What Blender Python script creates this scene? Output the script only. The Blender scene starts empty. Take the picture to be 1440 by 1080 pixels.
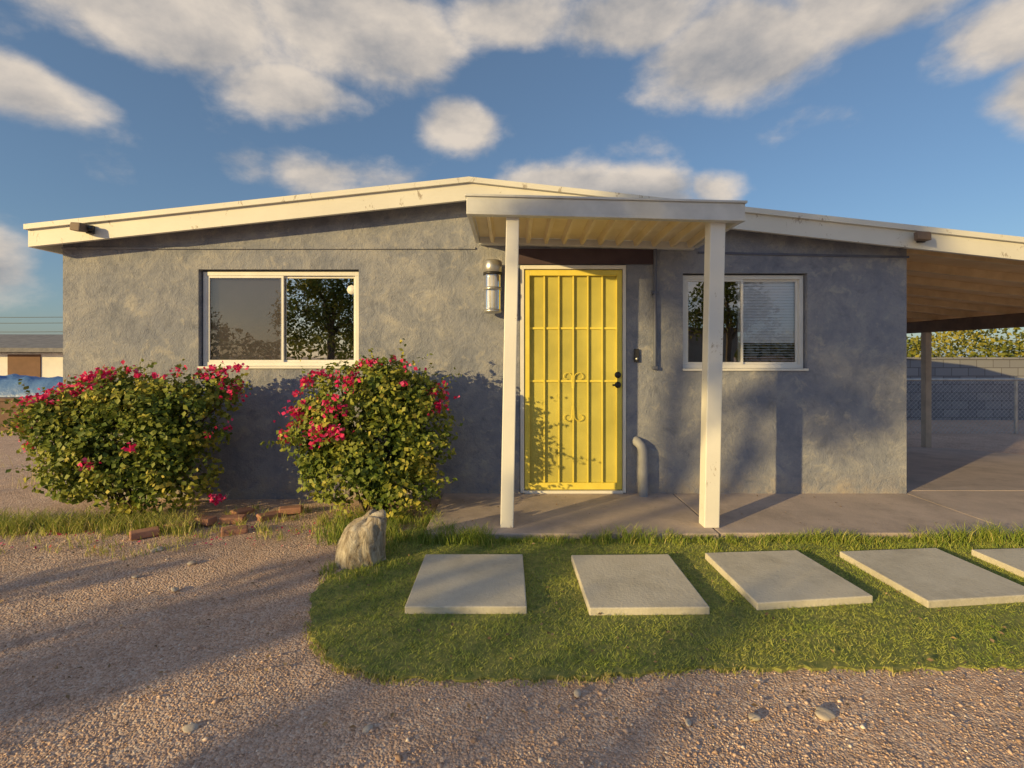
import bpy, math, random, bmesh
import numpy as np
from mathutils import Vector, Matrix
random.seed(7); rng=np.random.default_rng(7)
sc=bpy.context.scene
sc.view_settings.view_transform='Standard'; sc.view_settings.look='None'; sc.view_settings.exposure=0
R=math.radians
SUN_AZ=R(51); SUN_EL=R(11.5)   # low sun behind-left of the viewer

# ---------------- node helpers ----------------
class NT:
    def __init__(s,nt): s.nt=nt
    def n(s,t,**k):
        nd=s.nt.nodes.new(t)
        for a,b in k.items(): setattr(nd,a,b)
        return nd
    def l(s,a,b): s.nt.links.new(a,b)
    def put(s,sock,v):
        if isinstance(v,bpy.types.NodeSocket): s.l(v,sock)
        elif v is not None: sock.default_value=v
    def m(s,op,a,b=None,c=None,clamp=False):
        nd=s.n('ShaderNodeMath',operation=op,use_clamp=clamp)
        s.put(nd.inputs[0],a); s.put(nd.inputs[1],b); s.put(nd.inputs[2],c)
        return nd.outputs[0]
    def v(s,op,a,b=None):
        nd=s.n('ShaderNodeVectorMath',operation=op)
        s.put(nd.inputs[0],a); s.put(nd.inputs[1],b)
        return nd.outputs['Value'] if op in('LENGTH','DOT_PRODUCT') else nd.outputs[0]
    def noise(s,vec,scale,detail=4,rough=.55,dist=0.):
        nd=s.n('ShaderNodeTexNoise'); s.put(nd.inputs['Vector'],vec)
        nd.inputs['Scale'].default_value=scale; nd.inputs['Detail'].default_value=detail
        nd.inputs['Roughness'].default_value=rough; nd.inputs['Distortion'].default_value=dist
        return nd.outputs['Fac']
    def ramp(s,fac,stops):
        nd=s.n('ShaderNodeValToRGB'); s.put(nd.inputs[0],fac)
        e=nd.color_ramp.elements
        while len(e)<len(stops): e.new(.5)
        for i,(p,c) in enumerate(stops):
            e[i].position=p; e[i].color=(c[0],c[1],c[2],1) if not isinstance(c,(int,float)) else (c,c,c,1)
        return nd.outputs[0]
    def mix(s,f,a,b,mode='MIX'):
        nd=s.n('ShaderNodeMix',data_type='RGBA',blend_type=mode)
        s.put(nd.inputs[0],f)
        for sk,v in((nd.inputs[6],a),(nd.inputs[7],b)):
            if isinstance(v,(tuple,list)): v=(v[0],v[1],v[2],1)
            s.put(sk,v)
        return nd.outputs[2]
    def mr(s,v,a,b,c=0.,d=1.,smooth=False):
        nd=s.n('ShaderNodeMapRange'); nd.clamp=True
        if smooth: nd.interpolation_type='SMOOTHSTEP'
        s.put(nd.inputs[0],v)
        for i,x in enumerate((a,b,c,d)): nd.inputs[i+1].default_value=x
        return nd.outputs[0]

def newmat(name):
    m=bpy.data.materials.new(name); m.use_nodes=True
    t=NT(m.node_tree); b=m.node_tree.nodes['Principled BSDF']
    geo=t.n('ShaderNodeNewGeometry')
    return m,t,b,geo.outputs['Position']
def bump(t,b,h,strength=.5,dist=.01):
    nd=t.n('ShaderNodeBump'); nd.inputs['Strength'].default_value=strength; nd.inputs['Distance'].default_value=dist
    t.l(h,nd.inputs['Height']); t.l(nd.outputs[0],b.inputs['Normal'])
def simple(name,c1,c2=None,scale=6,rough=.6,bs=60,bd=.002,metal=0,bst=.4):
    m,t,b,P=newmat(name)
    c2=c2 or tuple(x*.8 for x in c1)
    t.l(t.ramp(t.noise(P,scale,3,.6),[(.35,c2),(.65,c1)]),b.inputs['Base Color'])
    b.inputs['Roughness'].default_value=rough; b.inputs['Metallic'].default_value=metal
    if bd: bump(t,b,t.noise(P,bs,2,.6),bst,bd)
    return m

# ---------------- materials ----------------
def m_stucco():
    m,t,b,P=newmat('stucco')
    big=t.noise(P,1.0,3,.6,.3); mid=t.noise(P,7,4,.7,.3); fine=t.noise(P,70,3,.75)
    trow=t.noise(P,3.4,6,.74,.35)
    c=t.ramp(trow,[(.32,(.185,.205,.27)),(.48,(.27,.285,.345)),(.66,(.385,.385,.41))])
    c=t.mix(t.mr(big,.4,.66,0,.5),c,(.22,.245,.335))
    c=t.mix(t.mr(mid,.56,.68,0,.5),c,(.48,.46,.44))
    c=t.mix(t.mr(mid,.44,.32,0,.5),c,(.15,.165,.22))
    c=t.mix(t.mr(fine,.56,.70,0,.25),c,(.13,.14,.18))
    z=t.n('ShaderNodeSeparateXYZ'); t.l(P,z.inputs[0])
    low=t.m('MULTIPLY',t.mr(z.outputs[2],.05,.26,1,0),t.mr(mid,.35,.65))
    c=t.mix(t.m('MULTIPLY',low,.8),c,(.40,.34,.29))
    t.l(c,b.inputs['Base Color']); b.inputs['Roughness'].default_value=.95
    h=t.m('ADD',t.m('MULTIPLY',trow,1.0),t.m('ADD',t.m('MULTIPLY',fine,.3),t.m('MULTIPLY',mid,.7)))
    bump(t,b,h,.9,.024); return m
STUCCO=m_stucco()
def m_white(name,c=(.82,.81,.79),dirt=(.42,.36,.30),thr=.62):
    m,t,b,P=newmat(name)
    n=t.noise(t.v('MULTIPLY',P,(1,1,.5)),9,5,.75,.6)
    col=t.mix(t.mr(n,thr,thr+.05,0,.9),c,dirt)
    col=t.mix(t.mr(t.noise(P,2.2,3),.35,.7,0,.3),col,tuple(x*.72 for x in c))
    t.l(col,b.inputs['Base Color']); b.inputs['Roughness'].default_value=.55
    bump(t,b,t.noise(t.v('MULTIPLY',P,(6,6,40)),1.5,3),.3,.003); return m
WHITE=m_white('white_painted_wood'); FASC=m_white('fascia_paint',(.74,.73,.69),(.33,.28,.23),.60)
VINYL=simple('white_vinyl',(.82,.81,.79),(.74,.73,.71),4,.4,bd=0)
PANEL=simple('patio_cover_enamel',(.68,.69,.70),(.56,.57,.58),5,.45,bd=.001)
PANS=simple('patio_pans_enamel',(.88,.76,.54),(.80,.68,.46),5,.5,bd=.001)
DARKHEAD=simple('maroon_header',(.07,.045,.06),(.05,.03,.045),5,.7)
YELLOW=simple('yellow_paint',(.86,.72,.13),(.78,.64,.10),6,.42,bd=.0008)
YSCR=simple('yellow_mesh',(.60,.54,.12),(.44,.40,.09),2,.6,bs=500,bd=.002,bst=.8)
DARKM=simple('dark_metal',(.03,.03,.035),None,5,.4,bd=0)
STEEL=simple('galvanised_steel',(.60,.60,.59),(.46,.46,.46),9,.32,bd=.0006,metal=.75)
BLUEP=simple('blue_grey_paint',(.13,.15,.22),(.10,.11,.17),6,.6)
PIPE=simple('pipe_paint',(.36,.37,.41),(.27,.28,.32),8,.6)
ROOFM=simple('roof_membrane',(.62,.60,.56),(.5,.48,.44),2,.85)
DECK=simple('carport_deck',(.84,.62,.38),(.72,.52,.30),3,.75)
RAFT=simple('rafter_paint',(.80,.62,.40),(.66,.49,.30),5,.7)
BEAM=simple('beam_wood',(.20,.14,.11),(.13,.095,.08),5,.7)
POSTM=simple('carport_post_paint',(.58,.50,.42),(.45,.39,.33),5,.7)
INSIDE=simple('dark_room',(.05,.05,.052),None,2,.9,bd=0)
SHADE=simple('tan_roller_shade',(.44,.36,.26),(.38,.31,.22),2,.9,bs=300,bd=.0008)
BLIND=simple('blind_slat',(.88,.90,.94),(.82,.85,.90),3,.5,bd=0)
BRICK=simple('red_brick',(.46,.24,.17),(.34,.17,.12),14,.9,bs=70,bd=.006)
DARKBRICK=simple('brown_block',(.20,.12,.09),(.13,.085,.07),5,.9,bs=40,bd=.008)
TARP=simple('blue_tarp_plastic',(.07,.17,.42),(.15,.27,.52),1.6,.45,bs=9,bd=.04)
BARK=simple('bark',(.16,.12,.085),(.09,.07,.05),12,.9,bs=30,bd=.02)
ROCKM=simple('pale_stone',(.56,.50,.44),(.42,.36,.31),20,.9,bs=50,bd=.006)

def m_glass(name,fac):
    m=bpy.data.materials.new(name); m.use_nodes=True; t=NT(m.node_tree)
    m.node_tree.nodes.remove(m.node_tree.nodes['Principled BSDF'])
    out=m.node_tree.nodes['Material Output']
    g=t.n('ShaderNodeBsdfGlossy'); g.inputs['Roughness'].default_value=.01
    g.inputs['Color'].default_value=(.93,.95,1,1)
    geo=t.n('ShaderNodeNewGeometry')
    bp=t.n('ShaderNodeBump'); bp.inputs['Strength'].default_value=.05; bp.inputs['Distance'].default_value=.02
    t.l(t.noise(geo.outputs['Position'],2.5,2),bp.inputs['Height']); t.l(bp.outputs[0],g.inputs['Normal'])
    tr=t.n('ShaderNodeBsdfTransparent')
    fr=t.n('ShaderNodeFresnel'); fr.inputs[0].default_value=1.5
    f=t.m('ADD',t.m('MULTIPLY',fr.outputs[0],.9),fac,clamp=True)
    mx=t.n('ShaderNodeMixShader'); t.l(f,mx.inputs[0]); t.l(tr.outputs[0],mx.inputs[1]); t.l(g.outputs[0],mx.inputs[2])
    t.l(mx.outputs[0],out.inputs[0]); return m
GLASS=m_glass('window_glass',.50); GLASSR=m_glass('window_glass_dim',.32); GLASSC=m_glass('clear_glass',.04); GLASSB=m_glass('clear_glass_tinted',.08)

def m_concrete(name,c1,c2,sc_=3):
    m,t,b,P=newmat(name)
    n=t.noise(P,sc_,5,.68,.3); s=t.noise(P,60,3,.7)
    c=t.ramp(n,[(.32,c2),(.62,c1)])
    c=t.mix(t.mr(s,.56,.70,0,.35),c,tuple(x*.6 for x in c1))
    c=t.mix(t.mr(t.noise(P,1.6,5,.75),.50,.68,0,.65),c,tuple(x*.66 for x in c2))
    t.l(c,b.inputs['Base Color']); b.inputs['Roughness'].default_value=.9
    bump(t,b,t.m('ADD',s,t.m('MULTIPLY',n,.8)),.5,.006); return m
SLABM=m_concrete('porch_concrete',(.52,.43,.39),(.41,.345,.32))
PAVER=m_concrete('paver_concrete',(.64,.60,.52),(.57,.53,.45),5)

def m_ground():
    m,t,b,P=newmat('gravel_ground')
    vo=t.n('ShaderNodeTexVoronoi'); vo.inputs['Scale'].default_value=95; t.l(P,vo.inputs['Vector'])
    hue=t.n('ShaderNodeSeparateColor'); t.l(vo.outputs['Color'],hue.inputs[0])
    c=t.ramp(hue.outputs[0],[(0,(.44,.295,.225)),(.35,(.62,.435,.34)),(.7,(.69,.51,.42)),(1,(.76,.63,.55))])
    big=t.noise(P,.9,4,.6,.5)
    c=t.mix(t.mr(big,.38,.66,0,.5),c,(.51,.35,.27))
    c=t.mix(t.mr(t.noise(P,6,5,.75),.50,.66,0,.5),c,(.36,.245,.19))
    t.l(c,b.inputs['Base Color']); b.inputs['Roughness'].default_value=.95
    h=t.m('ADD',t.m('MULTIPLY',vo.outputs['Distance'],-.8),t.m('MULTIPLY',t.noise(P,22,5,.75),1.5))
    bump(t,b,h,.75,.014); return m
GROUND=m_ground()
def m_tint(name,stops,rough=.8,trans=0.,noise_s=None,nc=None):
    m,t,b,P=newmat(name)
    a=t.n('ShaderNodeAttribute'); a.attribute_name='tint'
    c=t.ramp(a.outputs['Fac'],stops)
    if noise_s: c=t.mix(t.mr(t.noise(P,noise_s,3,.6),.42,.62,0,.75),c,nc)
    t.l(c,b.inputs['Base Color']); b.inputs['Roughness'].default_value=rough
    b.inputs['Specular IOR Level'].default_value=.3
    if trans:
        out=m.node_tree.nodes['Material Output']
        tl=t.n('ShaderNodeBsdfTranslucent'); t.l(c,tl.inputs[0])
        mx=t.n('ShaderNodeMixShader'); mx.inputs[0].default_value=trans
        t.l(b.outputs[0],mx.inputs[1]); t.l(tl.outputs[0],mx.inputs[2]); t.l(mx.outputs[0],out.inputs[0])
    return m
PEB=m_tint('pebbles',[(0,(.35,.235,.175)),(.4,(.61,.43,.335)),(.8,(.70,.54,.45)),(1,(.82,.73,.66))],.9)
TURFB=m_tint('turf_blades',[(0,(.12,.20,.04)),(.4,(.27,.36,.065)),(.8,(.47,.49,.11)),(1,(.64,.55,.22))],.7,0,3.0,(.38,.42,.09))
TURFG=simple('turf_base',(.30,.30,.09),(.13,.17,.045),30,.9,bs=200,bd=.01)
WILD=m_tint('wild_grass_blades',[(0,(.13,.23,.04)),(.5,(.29,.37,.07)),(.8,(.52,.49,.14)),(1,(.68,.57,.28))],.6,.25)
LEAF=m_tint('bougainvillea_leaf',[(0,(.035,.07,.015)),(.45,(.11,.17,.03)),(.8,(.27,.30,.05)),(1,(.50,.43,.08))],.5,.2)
FLOW=m_tint('bougainvillea_bract',[(0,(.55,.012,.09)),(.6,(.85,.03,.20)),(1,(.92,.16,.38))],.6,.3)
TREEL=m_tint('tree_leaf',[(0,(.05,.075,.015)),(.5,(.14,.17,.03)),(1,(.32,.29,.05))],.6,.2)
DRYL=m_tint('dry_leaf',[(0,(.14,.09,.05)),(1,(.42,.30,.17))],.8)

# ---------------- mesh helpers ----------------
def link(o,parent=None):
    sc.collection.objects.link(o)
    if parent: o.parent=parent
    return o
def empty(name,loc=(0,0,0)):
    o=bpy.data.objects.new(name,None); o.empty_display_size=.2; return link(o)
def mesh(name,verts,faces,mat,parent=None,smooth=False):
    me=bpy.data.meshes.new(name); me.from_pydata([tuple(v) for v in verts],[],faces); me.update()
    if mat: me.materials.append(mat)
    if smooth:
        for p in me.polygons: p.use_smooth=True
    return link(bpy.data.objects.new(name,me),parent)
HEX=[(0,3,2,1),(4,5,6,7),(0,1,5,4),(1,2,6,5),(2,3,7,6),(3,0,4,7)]
def hexa(name,p,mat,parent=None,bev=0.):
    o=mesh(name,p,HEX,mat,parent)
    if bev:
        b=o.modifiers.new('b','BEVEL'); b.width=bev; b.segments=2; b.limit_method='ANGLE'
    return o
def box(name,x0,x1,y0,y1,z0,z1,mat,parent=None,bev=0.):
    return hexa(name,[(x0,y0,z0),(x1,y0,z0),(x1,y1,z0),(x0,y1,z0),(x0,y0,z1),(x1,y0,z1),(x1,y1,z1),(x0,y1,z1)],mat,parent,bev)
def boxes(name,lst,mat,parent=None,bev=0.):
    V=[];F=[]
    for (x0,x1,y0,y1,z0,z1) in lst:
        k=len(V)
        V+=[(x0,y0,z0),(x1,y0,z0),(x1,y1,z0),(x0,y1,z0),(x0,y0,z1),(x1,y0,z1),(x1,y1,z1),(x0,y1,z1)]
        F+=[tuple(i+k for i in f) for f in HEX]
    o=mesh(name,V,F,mat,parent)
    if bev:
        b=o.modifiers.new('b','BEVEL'); b.width=bev; b.segments=2; b.limit_method='ANGLE'
    return o
def tube(name,pts,r,mat,parent=None,res=8,cyc=False):
    cu=bpy.data.curves.new(name,'CURVE'); cu.dimensions='3D'; cu.bevel_depth=r; cu.bevel_resolution=max(1,res//4); cu.use_fill_caps=True
    s=cu.splines.new('POLY'); s.points.add(len(pts)-1)
    for i,p in enumerate(pts): s.points[i].co=(p[0],p[1],p[2],1)
    s.use_cyclic_u=cyc; cu.materials.append(mat)
    return link(bpy.data.objects.new(name,cu),parent)
def lathe(name,prof,c,mat,parent=None,n=32):
    V=[];F=[]
    for r,z in prof:
        for i in range(n):
            a=2*math.pi*i/n; V.append((c[0]+r*math.cos(a),c[1]+r*math.sin(a),c[2]+z))
    for j in range(len(prof)-1):
        for i in range(n):
            F.append((j*n+i,j*n+(i+1)%n,(j+1)*n+(i+1)%n,(j+1)*n+i))
    return mesh(name,V,F,mat,parent,True)
def fast(name,co,tri_idx,nper,mat,tint=None,parent=None,smooth=False):
    me=bpy.data.meshes.new(name); M=len(tri_idx)
    me.vertices.add(len(co)); me.vertices.foreach_set('co',np.ascontiguousarray(co,dtype=np.float32).ravel())
    me.loops.add(M*nper); me.loops.foreach_set('vertex_index',np.ascontiguousarray(tri_idx,dtype=np.int32).ravel())
    me.polygons.add(M); me.polygons.foreach_set('loop_start',np.arange(0,M*nper,nper,dtype=np.int32))
    try: me.polygons.foreach_set('loop_total',np.full(M,nper,dtype=np.int32))
    except Exception: pass
    if tint is not None:
        a=me.attributes.new('tint','FLOAT','POINT'); a.data.foreach_set('value',np.ascontiguousarray(tint,dtype=np.float32))
    me.update(calc_edges=True); me.validate()
    me.materials.append(mat)
    if smooth: me.polygons.foreach_set('use_smooth',np.ones(M,dtype=bool))
    return link(bpy.data.objects.new(name,me),parent)
def inpoly(x,y,poly):
    ins=np.zeros(len(x),bool); j=len(poly)-1
    for i in range(len(poly)):
        xi,yi=poly[i]; xj,yj=poly[j]
        c=((yi>y)!=(yj>y))&(x<(xj-xi)*(y-yi)/(yj-yi+1e-12)+xi); ins^=c; j=i
    return ins
def vnoise(x,y,s,seed=0):
    r=np.random.default_rng(seed); T=r.random((64,64))
    X=np.asarray(x)*s+100; Y=np.asarray(y)*s+100
    i=np.floor(X).astype(int); j=np.floor(Y).astype(int); fx=X-i; fy=Y-j
    fx=fx*fx*(3-2*fx); fy=fy*fy*(3-2*fy)
    g=lambda a,b:T[a%64,b%64]
    return (g(i,j)*(1-fx)+g(i+1,j)*fx)*(1-fy)+(g(i,j+1)*(1-fx)+g(i+1,j+1)*fx)*fy

# ---------------- camera ----------------
cam=bpy.data.cameras.new('camera'); co_=bpy.data.objects.new('camera',cam); link(co_)
cam.sensor_width=36; cam.lens=17.5; cam.shift_y=-.0278; cam.clip_end=2000; cam.clip_start=.05
co_.location=(0,0,1.295); co_.rotation_euler=(R(90),0,0); sc.camera=co_

# ---------------- sun & sky ----------------
sd=Vector((math.sin(SUN_AZ)*math.cos(SUN_EL),math.cos(SUN_AZ)*math.cos(SUN_EL),-math.sin(SUN_EL)))
sl=bpy.data.lights.new('sun','SUN'); sl.energy=5; sl.angle=R(.5); sl.color=(1,.71,.27)
so=bpy.data.objects.new('sun',sl); link(so); so.rotation_euler=sd.to_track_quat('-Z','Y').to_euler(); so.location=(-12,-9,6)
w=bpy.data.worlds.new('World'); sc.world=w; w.use_nodes=True
try:
    w.cycles.sampling_method='MANUAL'; w.cycles.sample_map_resolution=256
except Exception: pass
t=NT(w.node_tree); bg=w.node_tree.nodes['Background']
sky=t.n('ShaderNodeTexSky',sky_type='NISHITA'); sky.sun_disc=False; sky.sun_elevation=SUN_EL
sky.sun_rotation=math.pi+SUN_AZ; sky.air_density=1.0; sky.dust_density=.8; sky.ozone_density=3
tc=t.n('ShaderNodeTexCoord'); D=tc.outputs['Generated']
sx=t.n('ShaderNodeSeparateXYZ'); t.l(D,sx.inputs[0])
az=t.m('ARCTAN2',sx.outputs[0],sx.outputs[1]); el=t.m('ARCSINE',sx.outputs[2])
ae=t.n('ShaderNodeCombineXYZ'); t.l(az,ae.inputs[0]); t.l(el,ae.inputs[1]); AE=ae.outputs[0]
# cloud banks: azimuth, elevation, half width, half height (degrees), weight
BL=[(-36,30,20,6.5,1.1),(-18,32,16,7,1.1),(-24,26,10,3.6,1.0),(-45,21,8,3,.7),(-49,7,7,5,1.1),
    (-6,25,6.5,3.2,.9),(0,34,12,4,.95),(-18,18.5,12,3.2,.66),(-29,18.5,6,2.6,.5),
    (24,28.5,13,6.2,1.2),(37,31,14,5.2,1.1),(13,33,12,4,1.05),(46,25,9,4,.85),(49,20,7,4,1.),
    (5,17.5,9,4.2,1.1),(14,16.5,9,4.2,1.12),(-11,14.5,11,3.6,.95),(30,22,7,2.4,.5),(15,23,5,2.4,.42),(22,17,5,3,.7)]
acc=None
for a,e,wd,ht,wt in BL:
    d=t.v('LENGTH',t.v('MULTIPLY',t.v('SUBTRACT',AE,(R(a),R(e),0)),(1/R(wd),1/R(ht),0)))
    q=t.mr(d,1.3,0.1,0.,wt,smooth=True)
    acc=q if acc is None else t.m('MAXIMUM',acc,q)
def dens(off):
    p=t.v('ADD',D,off)
    return t.noise(t.v('MULTIPLY',p,(1,1,1.6)),4.4,7,.56,.1)
n1=dens((0,0,0)); n2=dens((-.02,-.01,.045))
gen=t.mr(t.noise(t.v('MULTIPLY',D,(1,1,2.6)),2.1,3,.55),.45,.68,0,.85)
behind=t.mr(sx.outputs[1],.35,.1,0,1)
base=t.m('MAXIMUM',acc,t.m('MULTIPLY',gen,behind))
dn=t.m('ADD',t.m('MULTIPLY',base,.72),t.m('MULTIPLY',t.m('SUBTRACT',n1,.5),1.7))
cl=t.mr(dn,.12,.58,0,.95,smooth=True)
lit=t.mr(t.m('ADD',t.m('MULTIPLY',t.m('SUBTRACT',n1,n2),1.2),t.m('MULTIPLY',t.m('SUBTRACT',.62,dn),.24)),-.17,.17,0,1)
cc=t.mix(lit,(2.4,2.4,2.5),(5.6,4.9,4.15))
skyc=t.mix(1.,sky.outputs[0],(1.0,1.03,1.08),'MULTIPLY')
skyc=t.mix(.30,skyc,(1.3,1.85,2.5))
t.l(t.mix(cl,skyc,cc),bg.inputs[0]); bg.inputs[1].default_value=.135

# ---------------- ground ----------------
def gh(x,y):
    x=np.asarray(x,float); y=np.asarray(y,float)
    a=np.clip((x-2.8)/1.2,0,1); bb=np.clip((y-4.6)/4,0,1); bb=bb*bb*(3-2*bb)
    near=((np.abs(x)<8)&(y<6)&(y>-2)).astype(float)
    rough=(vnoise(x,y,3,1)*.016+vnoise(x,y,9,2)*.008-.014)*near
    return -.26*a*bb+rough
xs=np.concatenate([[-600,-200,-80,-40,-20,-12],np.arange(-8,8.01,.06),[10,14,20,40,80,200,600]])
ys=np.concatenate([[-600,-200,-80,-40,-20,-10,-5,-2,0],np.arange(.5,6,.06),np.arange(6,12,.5),[14,20,40,80,200,600]])
GX,GY=np.meshgrid(xs,ys); GZ=gh(GX,GY)
nx=len(xs); ny=len(ys)
idx=np.arange(nx*ny).reshape(ny,nx)
q=np.stack([idx[:-1,:-1],idx[:-1,1:],idx[1:,1:],idx[1:,:-1]],-1).reshape(-1,4)
fast('ground',np.stack([GX,GY,GZ],-1).reshape(-1,3),q,4,GROUND,smooth=True)

TURF=[(-.99,2.45),(-.93,2.31),(-.85,2.21),(-.77,2.11),(-.67,2.05),(-.57,2.01),(-.45,1.985),(-.25,1.975),(-.06,1.975),(.25,1.99),(.52,2.02),(.8,2.05),(1.11,2.05),(1.69,2.04),(2.12,2.06),
      (4,2.05),(7.5,2.1),(7.5,3.49),(-.62,3.49),(-.66,3.75),(-.8,3.62),(-.86,3.35),(-.93,3.13),(-1.05,2.9),(-1.08,2.68)]
def polymesh(name,poly,z,mat,th):
    n=len(poly); V=[(x,y,z) for x,y in poly]+[(x,y,z-th) for x,y in poly]
    F=[tuple(range(n))]+[(i,i+n,(i+1)%n+n,(i+1)%n) for i in range(n)]
    return mesh(name,V,F,mat)
fine=[]
for i in range(len(TURF)):
    p,q_=TURF[i],TURF[(i+1)%len(TURF)]; L_=math.hypot(q_[0]-p[0],q_[1]-p[1]); k=max(1,int(L_/.03))
    for j in range(k):
        u=j/k; wob=.012*math.sin(i*3+u*L_*40)+.008*math.sin(u*L_*95+i); fine.append((p[0]+(q_[0]-p[0])*u+wob*.5,p[1]+(q_[1]-p[1])*u+(wob if p[1]<2.5 else 0)))
polymesh('artificial_turf',fine,.013,TURFG,.03)

g=empty('concrete_slab')
box('porch_slab',-.62,1.45,3.48,4.6,-.08,.05,SLABM,g,.008)
box('walk_slab',1.46,3.565,3.50,4.6,-.08,.048,SLABM,g,.008)
hexa('carport_slab',[(3.575,3.50,-.1),(8.4,3.50,-.1),(8.4,4.6,-.1),(3.575,4.6,-.1),(3.575,3.50,.046),(8.4,3.50,.046),(8.4,4.6,.046),(3.575,4.6,.046)],SLABM,g,.006)
hexa('carport_slab_rear',[(3.4,4.61,-.1),(8.4,4.61,-.1),(7.0,8.0,-.4),(3.4,8.6,-.4),(3.4,4.61,.046),(8.4,4.61,.046),(7.0,8.0,-.19),(3.4,8.6,-.21)],SLABM,g,.006)
ST=[[(-.533,2.469),(.074,2.469),(.067,3.124),(-.544,3.124)],[(.382,2.455),(.981,2.465),(.982,3.124),(.369,3.11)],
    [(1.234,2.504),(1.873,2.58),(1.824,3.19),(1.218,3.146)],[(2.111,2.526),(2.77,2.60),(2.748,3.228),(2.083,3.169)],
    [(2.945,2.60),(3.57,2.60),(3.58,3.24),(2.95,3.20)],[(3.8,2.58),(4.4,2.58),(4.4,3.2),(3.8,3.2)]]
for s in ST:
    hexa('stepping_stone',[(x,y,.0) for x,y in s]+[(x,y,.05) for x,y in s],PAVER,None,.006)

# ---------------- house ----------------
H=empty('stucco_house')
RX=-.37; RZ=2.831; SLL=.1066; SLR=.109
def rz(x): return RZ-(RX-x)*SLL if x<RX else RZ-(x-RX)*SLR
WL,WR,WY=-4.06,3.567,4.5
ops={'wl':(-2.835,-1.385,1.19,2.075),'wr':(1.545,2.671,1.17,2.04),'door':(.07,1.035,.05,2.115)}
cx=sorted({WL,WR,RX}|{o[i] for o in ops.values() for i in(0,1)}); cz=sorted({-.3,2.2}|{o[i] for o in ops.values() for i in(2,3)})
V=[];F=[];vid={}
def vi(x,y,z):
    k=(round(x,4),round(y,4),round(z,4))
    if k not in vid: vid[k]=len(V); V.append((x,y,z))
    return vid[k]
for i in range(len(cx)-1):
    for j in range(len(cz)-1):
        mx=(cx[i]+cx[i+1])/2; mz=(cz[j]+cz[j+1])/2
        if any(o[0]<mx<o[1] and o[2]<mz<o[3] for o in ops.values()): continue
        F.append((vi(cx[i],WY,cz[j]),vi(cx[i+1],WY,cz[j]),vi(cx[i+1],WY,cz[j+1]),vi(cx[i],WY,cz[j+1])))
    F.append((vi(cx[i],WY,2.2),vi(cx[i+1],WY,2.2),vi(cx[i+1],WY,rz(cx[i+1])-.05),vi(cx[i],WY,rz(cx[i])-.05)))
for (a,b,c,d) in ops.values():
    e=WY+.14
    for (p0,p1) in (((a,c),(a,d)),((a,d),(b,d)),((b,d),(b,c)),((b,c),(a,c))):
        F.append((vi(p0[0],WY,p0[1]),vi(p1[0],WY,p1[1]),vi(p1[0],e,p1[1]),vi(p0[0],e,p0[1])))
YB=9.2
F.append((vi(WL,WY,-.3),vi(WL,WY,2.2),vi(WL,WY,rz(WL)-.05),vi(WL,YB,rz(WL)-.05),vi(WL,YB,-.3)))
F.append((vi(WR,WY,-.3),vi(WR,YB,-.3),vi(WR,YB,rz(WR)-.05),vi(WR,WY,rz(WR)-.05),vi(WR,WY,2.2)))
F.append((vi(WL,YB,-.3),vi(WL,YB,rz(WL)-.05),vi(RX,YB,RZ-.05),vi(WR,YB,rz(WR)-.05),vi(WR,YB,-.3)))
mesh('walls',V,F,STUCCO,H)
box('roof_ledger_trim',WL-.002,-.33,WY-.016,WY-.001,2.254,2.274,STUCCO,H,.004)
hexa('ledger_trim_right',[(1.68,WY-.014,2.215),(3.58,WY-.014,2.175),(3.58,WY-.001,2.175),(1.68,WY-.001,2.215),(1.68,WY-.014,2.233),(3.58,WY-.014,2.193),(3.58,WY-.001,2.193),(1.68,WY-.001,2.233)],BLUEP,H)
XL,XR=-4.18,7.7
def strip(name,y0,y1,top,bot,mat,parent,xa=XL,xb=XR):
    V=[];F=[]
    for x in (xa,RX,xb):
        z=rz(x)
        V+=[(x,y0,z+bot),(x,y1,z+bot),(x,y1,z+top),(x,y0,z+top)]
    for k in (0,4):
        for a,b in((0,1),(1,2),(2,3),(3,0)): F.append((k+a,k+4+a,k+4+b,k+b))
    F+=[(0,1,2,3),(11,10,9,8)]
    return mesh(name,V,F,mat,parent)
strip('roof_sheet',4.315,9.25,-.008,-.045,ROOFM,H)
strip('fascia_board',4.300,4.335,-.046,-.19,FASC,H)
strip('drip_edge',4.27,4.314,0,-.045,FASC,H,XL-.012,XR)
strip('soffit_trim',4.336,4.40,-.10,-.165,FASC,H,XL+.02,WR+.1)
hexa('eave_board_left',[(XL-.01,4.31,2.235),(XL+.025,4.31,2.235),(XL+.025,9.2,2.235),(XL-.01,9.2,2.235),(XL-.01,4.31,2.378),(XL+.025,4.31,2.378),(XL+.025,9.2,2.378),(XL-.01,9.2,2.378)],FASC,H)
C=empty('carport')
def sloped(name,x0,x1,y0,y1,top,bot,mat,parent):
    a,b=rz(x0),rz(x1)
    return hexa(name,[(x0,y0,a+bot),(x1,y0,b+bot),(x1,y1,b+bot),(x0,y1,a+bot),(x0,y0,a+top),(x1,y0,b+top),(x1,y1,b+top),(x0,y1,a+top)],mat,parent)
sloped('deck',3.57,7.6,4.34,9.2,-.047,-.062,DECK,C)
for i in range(8): sloped('rafter_%d'%i,3.575,7.62,4.6+i*.6,4.64+i*.6,-.063,-.15,RAFT,C)
zb=rz(7.0)-.152
box('edge_beam',6.93,7.05,4.45,9.15,zb-.19,zb,BEAM,C,.005)
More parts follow.
